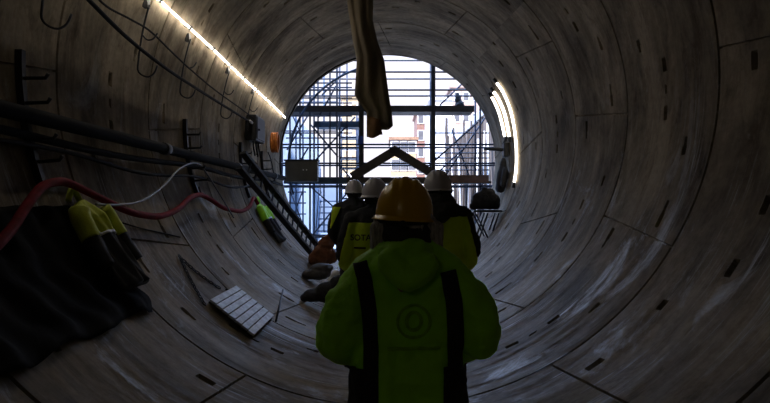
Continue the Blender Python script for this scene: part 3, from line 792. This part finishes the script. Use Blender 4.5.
building('apartment_building', sx(391, Yb), sx(416, Yb), Yb, 2.75, sz(140, Yb), 8, M['cream_wall'], 'cream apartment building with dark windows beyond the shaft', 3, 3, M['win'], (.75, 1.1), M['timber_brown'])
building('brick_building', sx(417, 70), sx(432, 70), 70, 2.75, sz(112, 70), 8, M['brick_wall'], 'taller red brick building beyond the cream one', 2, 5, M['win'], (.7, 1.2))
building('office_building', sx(431, 48), sx(452, 48), 48, 2.75, sz(100, 48), 8, M['white_wall'], 'white rendered building rising above the right shaft wall', 3, 4, mat('pale curtained window', (.25,.26,.29), .3, 0, .1, 3), (.45, .7))
building('town_house', sx(452, 60), sx(480, 60), 60, 2.75, sz(88, 60), 8, mat('pinkish facade', (.24,.17,.145), .85, 0, .15, 1), 'pinkish house behind the top right of the scaffold', 3, 5, M['win'], (.6, .9))
building('low_house', sx(342, 52), sx(358, 52), 52, 2.75, sz(98, 52), 8, M['cream_wall'], 'pale cream house seen left of the hanging tarpaulin', 2, 4, mat('tan shutter', (.2,.14,.09), .6), (.5, .8))

# ------------------------------------------------------------------ people
def helmet(root, c, m, tilt=0.0, s=1.0, yaw=0.0, ridges=3):
    """hard hat: dome with raised ridges, rim all round, peak to the front (+y)"""
    Mx = Matrix.Rotation(yaw, 3, 'Z') @ Matrix.Rotation(tilt, 3, 'Y')
    c = Vector(c); A, B, H = .110*s, .132*s, .150*s
    rows = []; na, nr = 64, 22
    for i in range(nr+1):
        v = i/nr; el = v*PI/2; row = []
        cr = math.cos(el)**.80; sr = math.sin(el)**.95
        for k in range(na):
            a = 2*PI*k/na
            x, y, z = A*cr*math.cos(a), B*cr*math.sin(a), H*sr
            rdg = 0
            for xr, wd, hh in ((0, .017, .007), (-.042, .010, .005), (.042, .010, .005))[:ridges]:
                rdg += hh*math.exp(-((x/s-xr)/wd)**4)*min(1, max(0, (el-.55)/.25))
            f = 1+rdg/.13
            row.append(c+Mx @ Vector((x*f, y*f, z*f)))
        rows.append(row)
    o = MB().grid(rows, True).build('helmet', m, root, True, solid=.004)
    rim = []
    for (g, dz) in ((0.0, .012), (.006, .002), (.016, -.006), (.017, -.010), (.004, -.010)):
        row = []
        for k in range(na):
            a = 2*PI*k/na; fwd = max(0, math.sin(a))**2; gg = g*(1+2.4*fwd)
            row.append(c+Mx @ Vector(((A+gg)*math.cos(a), (B+gg)*math.sin(a), dz-.012*fwd*(g > .01))))
        rim.append(row)
    MB().grid(rim, True).build('helmet_rim', m, o, True)
    MB().tube([c+Mx @ Vector(((A-.004)*math.cos(a), (B-.004)*math.sin(a), -.016)) for a in np.linspace(0, 2*PI, 40, endpoint=False)], .010, 6, closed=True).build('headband', M['black_cloth'], o, True)
    MB().tube([c+Mx @ Vector((0, -B+.002, -.022)), c+Mx @ Vector((0, -B-.022, -.022))], .016, 14).build('ratchet_knob', M['black_steel'], o, True)
    st = [c+Mx @ Vector((-A+.008, .0, -.01)), c+Mx @ Vector((-A*.78, .03, -.10)), c+Mx @ Vector((0, .055, -.155)), c+Mx @ Vector((A*.78, .03, -.10)), c+Mx @ Vector((A-.008, .0, -.01))]
    MB().tube(smoothpath(st, 6), .005, 6).build('chin_strap', M['black_cloth'], o, True)
    return o
def project(me_bvh, pts, off, back=Vector((0, 1, 0)), start=-1.0):
    """drop points on to the back of a garment"""
    out = []
    for p in pts:
        hit = me_bvh.ray_cast(Vector((p[0], start, p[1])), back)
        out.append(hit[0]-back*off if hit[0] else None)
    return out
def person(loc, yaw, J, label, pose_up, jacket_m, trousers_m, name='person', wr=.010):
    """J: joints in metres (x right, y forward, z up) keyed by name, left/right as l_/r_"""
    root = new_empty(name, loc, label, 'person', None)
    X = {k: Vector(v) for k, v in J.items()}
    hd = X['head']
    mb = MB()
    mb.ball(hd+Vector((0,-.005,.015)), (.076,.096,.100), 20, 14)                        # skull
    mb.ball(hd+Vector((0,.035,-.05)), (.056,.062,.066), 16, 12)                         # jaw
    mb.ball(hd+Vector((0,.100,-.018)), (.013,.018,.024)); mb.ball(hd+Vector((0,.092,.004)), (.009,.014,.025))   # nose
    mb.ball(hd+Vector((0,.086,.024)), (.05,.014,.011))                                  # brow
    mb.ball(hd+Vector((0,.087,-.055)), (.024,.012,.008)); mb.ball(hd+Vector((0,.084,-.070)), (.020,.012,.008))  # lips
    mb.ball(hd+Vector((0,.078,-.098)), (.022,.018,.016))                                # chin
    for s in (-1, 1):
        mb.ball(hd+Vector((s*.080,-.005,-.01)), (.010,.018,.031)); mb.ball(hd+Vector((s*.045,.066,-.022)), (.022,.018,.02))
    mb.limb([hd+Vector((0,-.012,-.06)), X['neck']], [.056,.060])
    mb.limb([X['neck']+Vector((0,0,-.02)), X['chest'], X['waist'], X['pelvis']], [.065,.112,.105,.115])
    for s in 'lr':
        sg = -1 if s == 'l' else 1
        mb.limb([X['chest']+Vector((sg*.06,0,.05)), X[s+'_sh'], X[s+'_el'], X[s+'_wr']], [.07,.055,.040,.027])
        mb.limb([X['pelvis']+Vector((sg*.07,0,-.02)), X[s+'_hip'], X[s+'_kn'], X[s+'_an']], [.10,.085,.055,.040])
        mb.limb([X[s+'_an'], X[s+'_an']+Vector((0,.13,-.045))], [.04,.03])
        # hand: palm and five bent fingers
        w = X[s+'_wr']; d = (w-X[s+'_el']).normalized(); inn = Vector((-sg, 0, 0)); inn = (inn-d*inn.dot(d)).normalized(); acr = d.cross(inn).normalized()
        if acr.z > 0: acr = -acr
        pc = w+d*.055
        mb.limb([w, pc], [.024,.026]); mb.ball(pc-acr*.018, .022); mb.ball(pc+acr*.018, .022); mb.ball(w+d*.08, (.02,.02,.02))
        for k, ln in enumerate((.070, .078, .073, .058)):
            b0 = w+d*.085-acr*(.030-.020*k)
            a1 = b0+d*ln*.45+inn*.006; a2 = a1+(d*.6+inn*.8)*ln*.32; a3 = a2+(d*.1+inn)*ln*.24
            mb.limb([b0-d*.02, b0, a1, a2, a3], [.011,.0105,.0095,.009,.008], 10)
        t0 = w+d*.03-acr*.024; t1 = t0-acr*.022+d*.028+inn*.01; t2 = t1+d*.030+inn*.012
        mb.limb([t0, t1, t2], [.013,.011,.009], 10)
    me = fuse(mb, .007, 3, .4); link('body', me, M['skin'], root, (0,0,0), True)
    for s in (-1, 1):
        e = MB().ball(world_loc(root)+hd+Vector((s*.030,.076,.004)), .011); e.build('eye', M['white_plastic'], root, True)
    # trousers and boots
    mb = MB(); mb.limb([X['waist']+Vector((0,0,-.02)), X['pelvis']], [.115,.130])
    for s in 'lr':
        sg = -1 if s == 'l' else 1
        mb.limb([X['pelvis']+Vector((sg*.06,0,-.02)), X[s+'_hip'], X[s+'_kn'], X[s+'_an']+Vector((0,0,.03))], [.125,.108,.078,.066])
    me = fuse(mb, .014, 5); wrinkle(me, .010, 9, (1,1,1.6)); me = cut(me, [((0,0,X['l_an'].z+.02), (0,0,-1))] if abs(X['l_an'].z-X['r_an'].z) < .05 else [])
    link('trousers', me, trousers_m, root, (0,0,0), True, solid=.006)
    for s in 'lr':
        a = X[s+'_an']; mb = MB().limb([a+Vector((0,0,.12)), a+Vector((0,-.01,-.01))], [.058,.052])
        mb.limb([a+Vector((0,-.035,-.035)), a+Vector((0,.08,-.045)), a+Vector((0,.15,-.05))], [.045,.047,.038])
        me = fuse(mb, .010, 3)
        for v in me.vertices:
            if v.co.z < a.z-.075: v.co.z = a.z-.075
        bt = link('boot', me, M['boot'], root, (0,0,0), True)
    # upper garment
    me = pose_up(X); jk = link('jacket', me, jacket_m, root, (0,0,0), True)
    return root, X, jk
def upper(X, sh=.098, chest=.150, waist=.155, hip=.165, el=.070, cuff=.052, hem=.80, flat=1.0, wr=.012, wsc=9, fat_el=.0, collar=.075):
    mb = MB()
    for dx in (-.075, 0, .075):
        mb.limb([X['chest']+Vector((dx,0,.06)), X['chest']+Vector((dx,0,-.08)), X['waist']+Vector((dx,0,0)), X['pelvis']+Vector((dx,0,0)), Vector((X['pelvis'].x+dx, X['pelvis'].y, hem-.05))], [chest*.85, chest, waist, hip, hip*1.02])
    mb.limb([X['neck']+Vector((0,-.01,.02)), X['chest']+Vector((0,0,.05))], [collar,.12])
    for s in 'lr':
        sg = -1 if s == 'l' else 1
        a, b, c_ = X[s+'_sh'], X[s+'_el'], X[s+'_wr']
        mb.limb([X['neck']+Vector((sg*.05,0,-.03)), a], [.075, sh*.92])
        mb.limb([a, a.lerp(b, .5), a.lerp(b, .85), b, b.lerp(c_, .35), c_], [sh, el*1.22+fat_el, el*1.15+fat_el, el+fat_el*.6, el*1.0+fat_el*.5, cuff])
    me = fuse(mb, .011, 6)
    wrinkle(me, wr, wsc, (1, 1, .8)); wrinkle(me, wr*.4, wsc*2.6, (.8, .8, 1.3))
    return cut(me, [((0,0,hem), (0,0,-1))])

# --- woman with the yellow helmet, nearest
wx = .075; loc = Vector((wx, 2.08, 0))
Jw = dict(head=(.0,.04,1.545), neck=(.0,0,1.425), chest=(.0,-.01,1.25), waist=(.0,0,1.03), pelvis=(.0,0,.90),
          l_sh=(-.165,-.01,1.315), l_el=(-.275,-.05,1.04), l_wr=(-.17,.17,.96), r_sh=(.175,-.01,1.31), r_el=(.29,-.05,1.06), r_wr=(.17,.17,.97),
          l_hip=(-.09,0,.84), l_kn=(-.10,.05,.47), l_an=(-.11,-.02,.083), r_hip=(.09,0,.84), r_kn=(.10,.0,.47), r_an=(.11,-.10,.083))
root, X, jk = person(loc, 0, Jw, 'person in a yellow helmet and green hi-vis jacket with black bands, nearest, seen from behind',
    lambda X: upper(X, sh=.078, chest=.132, waist=.142, hip=.160, el=.074, fat_el=.018, hem=.74, wr=.019, wsc=7), M['hivis'], M['black_cloth'])
hc = loc+Vector(Jw['head'])+Vector((-.008, .0, -.012))
helmet(root, hc, M['yellow_helmet'], .05, 1.07, -.06)
MB().box(hc+Vector((-.118, -.02, -.005)), (.018, .03, .03)).build('strap_clip', M['white_plastic'], root, bevel=.004)
# light band across the helmet
bvh_h = None
# hair below the helmet, scarf, hood
mb = MB()
hl = Vector(Jw['head'])
for a in np.linspace(-2.75, -.4, 12):
    d = Vector((math.cos(a)*.086, math.sin(a)*.098, 0))
    mb.limb([hl+d*.95+Vector((0,0,.03)), hl+d*1.05+Vector((0,0,-.05)), hl+d*1.12+Vector((0,0,-.115))], [.026,.030,.022])
for sg in (-1, 1):
    mb.limb([hl+Vector((sg*.085,-.035,-.02)), hl+Vector((sg*.112,-.055,-.06)), hl+Vector((sg*.118,-.055,-.125))], [.028,.040,.030])
me = fuse(mb, .009, 3); wrinkle(me, .008, 30, (1.5,1.5,.35)); link('hair', me, M['grey_hair'], root, (0,0,0), True)
nk = Vector(Jw['neck'])
mb = MB()
for k in range(2):
    for a in np.linspace(0, 2*PI, 20, endpoint=False):
        mb.ball(nk+Vector((.086*math.cos(a), .02+.090*math.sin(a), .025+.035*k+.012*math.sin(2*a+k))), .036)
me = fuse(mb, .010, 4); wrinkle(me, .010, 16); link('scarf', me, M['scarf'], root, (0,0,0), True)
mb = MB()
for a in np.linspace(-PI*.98, -PI*.02, 16):
    t = math.sin(-a)
    mb.ball(nk+Vector((.092*math.cos(a), .02+.128*math.sin(a), -.022-.012*(1-t))), (.042,.045,.042+.012*t))
    mb.ball(nk+Vector((.100*math.cos(a), .02+.140*math.sin(a), -.070-.03*t)), (.050,.045,.055))
mb.limb([nk+Vector((-.07,-.135,-.06)), nk+Vector((.0,-.155,-.12)), nk+Vector((.07,-.135,-.06))], [.05,.048,.05])
me = fuse(mb, .010, 5); wrinkle(me, .014, 11); wrinkle(me, .005, 26); link('hood', me, M['hivis'], root, (0,0,0), True)
# black bands and print on the back of the jacket
def on_back(jk, name, m, parent, strip, width, off=.005, start=-1):
    bv = BVHTree.FromPolygons([v.co for v in jk.data.vertices], [p.vertices for p in jk.data.polygons])
    pts = []
    for i in range(len(strip)-1):
        for k in range(10):
            f = k/10; pts.append((strip[i][0]+(strip[i+1][0]-strip[i][0])*f, strip[i][1]+(strip[i+1][1]-strip[i][1])*f))
    pts.append(strip[-1])
    rows = []
    for i, p in enumerate(pts):
        q = pts[min(i+1, len(pts)-1)]; o_ = pts[max(i-1, 0)]
        d = Vector((q[0]-o_[0], q[1]-o_[1])).normalized(); nrm = Vector((-d.y, d.x))
        row = project(bv, [(p[0]+nrm.x*w, p[1]+nrm.y*w) for w in np.linspace(-width/2, width/2, 7)], off)
        rows.append(row)
    rows = [r for r in rows if all(x is not None for x in r)]
    off0 = world_loc(parent)
    rows = [[x+off0 for x in r] for r in rows]
    return MB().grid(rows).build(name, m, parent, True, solid=.006)
def px_local(px, py, Y, loc): q = P(px, py, Y); return (q.x-loc.x, q.z-loc.z)
strip = [px_local(*q, 1.95, loc) for q in ((359,264),(364,280),(369,310),(371,350),(371,402),(371,440))]
on_back(jk, 'black_band', M['black_cloth'], jk, strip, .056)
strip = [px_local(*q, 1.95, loc) for q in ((449,272),(454,300),(456,330),(457,365),(457,402),(457,440))]
on_back(jk, 'black_band', M['black_cloth'], jk, strip, .062)
def text_on_back(jk, txt, cx, cz, size, m, parent, name='lettering', off=.006):
    cu = bpy.data.curves.new('t', 'FONT'); cu.body = txt; cu.size = size; cu.align_x = 'CENTER'; cu.align_y = 'CENTER'; cu.offset = .0012
    o = bpy.data.objects.new('t', cu); COL.objects.link(o); dg = bpy.context.evaluated_depsgraph_get()
    me = bpy.data.meshes.new_from_object(o.evaluated_get(dg)); bpy.data.objects.remove(o)
    bm = bmesh.new(); bm.from_mesh(me); bmesh.ops.triangulate(bm, faces=bm.faces); bmesh.ops.subdivide_edges(bm, edges=[e for e in bm.edges if e.calc_length() > size*.2], cuts=2); bm.to_mesh(me); bm.free()
    bv = BVHTree.FromPolygons([v.co for v in jk.data.vertices], [p.vertices for p in jk.data.polygons])
    for v in me.vertices:
        h = bv.ray_cast(Vector((cx+v.co.x, -1, cz+v.co.y)), Vector((0,1,0)))
        y = h[0].y-off if h[0] else -.1
        v.co = Vector((cx+v.co.x, y, cz+v.co.y))
    return link(name, me, m, parent, (0,0,0))
ec = px_local(414, 322, 1.93, loc)
ring = [(ec[0]+.062*math.cos(a), ec[1]+.062*math.sin(a)) for a in np.linspace(0, 2*PI, 28)]
on_back(jk, 'emblem', M['dull_print'], jk, ring, .010, .003)
on_back(jk, 'emblem', M['dull_print'], jk, [(ec[0]+.028*math.cos(a), ec[1]+.034*math.sin(a)) for a in np.linspace(0, 2*PI, 20)], .012, .003)
lz = px_local(414, 349, 1.93, loc)
on_back(jk, 'print_line', M['dull_print'], jk, [(lz[0]-.10, lz[1]), (lz[0]+.10, lz[1])], .012, .003)
for sg in (-1, 1):
    me = cut(jk.data, [((sg*.135,0,0), (-sg,0,.06*0)), ((0,0,1.0), (sg*.25,0,1))], .007)
    link('black_side_panel', me, M['black_cloth'], jk, (0,0,0), True, solid=.004)

def man(px, Y, top_py, label, jm, hm, seed, el_l=(-.27,-.06), el_r=(.27,-.06), step=.14, s=1.0):
    x = (px-388)*Y/F
    base = floor_z(abs(x)+.10)-.012
    loc = Vector((x, Y, base))
    top = CAMH+(204-top_py)*Y/F-base; k = (top-.155)/1.665     # eye-to-head scale
    hz = top-.150
    J = dict(head=(0,.03,hz), neck=(0,0,hz-.125), chest=(0,-.01,hz-.31), waist=(0,0,hz-.56), pelvis=(0,0,hz-.71),
             l_sh=(-.19,-.01,hz-.225), l_el=(el_l[0],el_l[1],hz-.50), l_wr=(-.21,.14,hz-.66), r_sh=(.19,-.01,hz-.225), r_el=(el_r[0],el_r[1],hz-.50), r_wr=(.21,.14,hz-.66),
             l_hip=(-.09,0,hz-.77), l_kn=(-.10,.04+step/3,.50), l_an=(-.11,step/2,.086), r_hip=(.09,0,hz-.77), r_kn=(.10,.04,.50), r_an=(.11,-step/2,.086))
    root, X, jk = person(loc, 0, J, label, lambda X: upper(X, sh=.092, chest=.142, waist=.146, hip=.155, el=.064, fat_el=.008, hem=hz-.86, wr=.012), jm, M['navy_cloth'])
    helmet(root, loc+Vector((0, .03, hz-.008)), hm, .0, 1.05, .05*math.sin(seed))
    mb = MB(); hl = Vector(J['head'])
    for a in np.linspace(-2.9, -.24, 12):
        d = Vector((math.cos(a)*.082, math.sin(a)*.094, 0)); mb.limb([hl+d+Vector((0,0,.02)), hl+d*.98+Vector((0,0,-.06))], [.018,.015])
    me = fuse(mb, .009, 3); wrinkle(me, .004, 40); link('hair', me, M['dark_hair'], root, (0,0,0), True)
    return root, X, jk, loc, hz
def vest(root, jk, X, hz, m, side=.235, top=.16, name='vest', right=None):
    me = cut(jk.data, [((-side,0,hz-.3), (-1,0,.25)), ((right or side,0,hz-.3), (1,0,.25)), ((0,0,hz-.80), (0,0,-1)), ((0,0,hz-top), (0,-.25,1))], .012)
    return link(name, me, m, root, (0,0,0), True, solid=.006)
# right, white helmet, dark hood and scarf
root, X, jk, loc, hz = man(438, 4.15, 170.5, 'person in a white helmet with bulky dark scarf, right behind the yellow helmet', M['black_cloth'], M['white_helmet'], 1)
v = vest(root, jk, X, hz, M['hivis_vest'], .235, .20)
nk = X['neck']; mb = MB()
for k in range(3):
    for a in np.linspace(0, 2*PI, 20, endpoint=False):
        r_ = .085+.022*k; mb.ball(nk+Vector((r_*math.cos(a), .0+r_*math.sin(a), .055-.045*k)), .042)
mb.limb([nk+Vector((-.09,-.11,-.03)), nk+Vector((0,-.15,-.09)), nk+Vector((.09,-.11,-.03))], [.06,.065,.06])
me = fuse(mb, .011, 4); wrinkle(me, .014, 14); link('scarf', me, M['scarf'], root, (0,0,0), True)
# left, white helmet, vest with lettering
root, X, jk, loc, hz = man(375, 4.45, 178.5, 'person in a white helmet and lettered hi-vis vest, left behind the yellow helmet', M['navy_cloth'], M['white_helmet'], 2)
v = vest(root, jk, X, hz, M['hivis_vest'], .235, .205)
tx, tz_ = px_local(358, 238, 4.28, loc)
text_on_back(v, 'SOTA', tx+.022, tz_, .070, M['print'], v, off=.012)
on_back(v, 'print_line', M['print'], v, [(tx-.035, tz_-.085), (tx+.065, tz_-.085)], .014, .004)
# far left, white helmet, dark jacket with hi-vis shoulders
root, X, jk, loc, hz = man(354, 6.5, 180, 'person in a white helmet and dark coat with hi-vis shoulder, farthest of the group', M['navy_cloth'], M['white_helmet'], 3)
me = cut(jk.data, [((-.27,0,hz-.3), (-1,0,.1)), ((-.205,0,hz-.3), (1,0,-.45)), ((0,0,hz-.46), (0,0,-1)), ((0,0,hz-.18), (0,-.2,1))], .010)
link('shoulder_panel', me, M['hivis_vest'], root, (0,0,0), True, solid=.005)

# ------------------------------------------------------------------ light: overcast sky, sun on the far side of the shaft
w = bpy.data.worlds.new('sky'); sc.world = w; w.use_nodes = True; N = w.node_tree.nodes; L = w.node_tree.links
bg = N['Background']; tc = N.new('ShaderNodeTexCoord'); sp = N.new('ShaderNodeSeparateXYZ'); rp = N.new('ShaderNodeValToRGB')
L.new(tc.outputs['Generated'], sp.inputs['Vector']); L.new(sp.outputs['Z'], rp.inputs['Fac']); L.new(rp.outputs['Color'], bg.inputs['Color'])
e = rp.color_ramp.elements
e[0].position = .0; e[0].color = (.94,.90,1.0,1); e[1].position = .80; e[1].color = (2.9,4.5,8.2,1)
k = e.new(.27); k.color = (1.0,.97,1.08,1); k = e.new(.40); k.color = (2.4,3.3,5.4,1)
bg.inputs['Strength'].default_value = 1.0
su = bpy.data.lights.new('sun', 'SUN'); su.energy = 13; su.angle = .05; su.color = (1, .95, .88)
so = bpy.data.objects.new('sun', su); COL.objects.link(so); so.rotation_euler = Vector((.35, .75, -.75)).to_track_quat('-Z', 'Y').to_euler(); so.location = (0, 10, 20)

# ------------------------------------------------------------------ camera
cam = bpy.data.cameras.new('camera'); co = bpy.data.objects.new('camera', cam); COL.objects.link(co)
co.location = (0, 0, CAMH); co.rotation_euler = (PI/2, 0, 0)
cam.sensor_width = 36; cam.lens = 36*F/770; cam.shift_x = -3/770; cam.shift_y = 2.5/770; cam.clip_start = .05; cam.clip_end = 300
sc.camera = co
vs = sc.view_settings; vs.view_transform = 'Standard'; vs.look = 'None'; vs.gamma = 1; vs.use_curve_mapping = False; vs.exposure = 0.28
sc.cycles.use_denoising = True
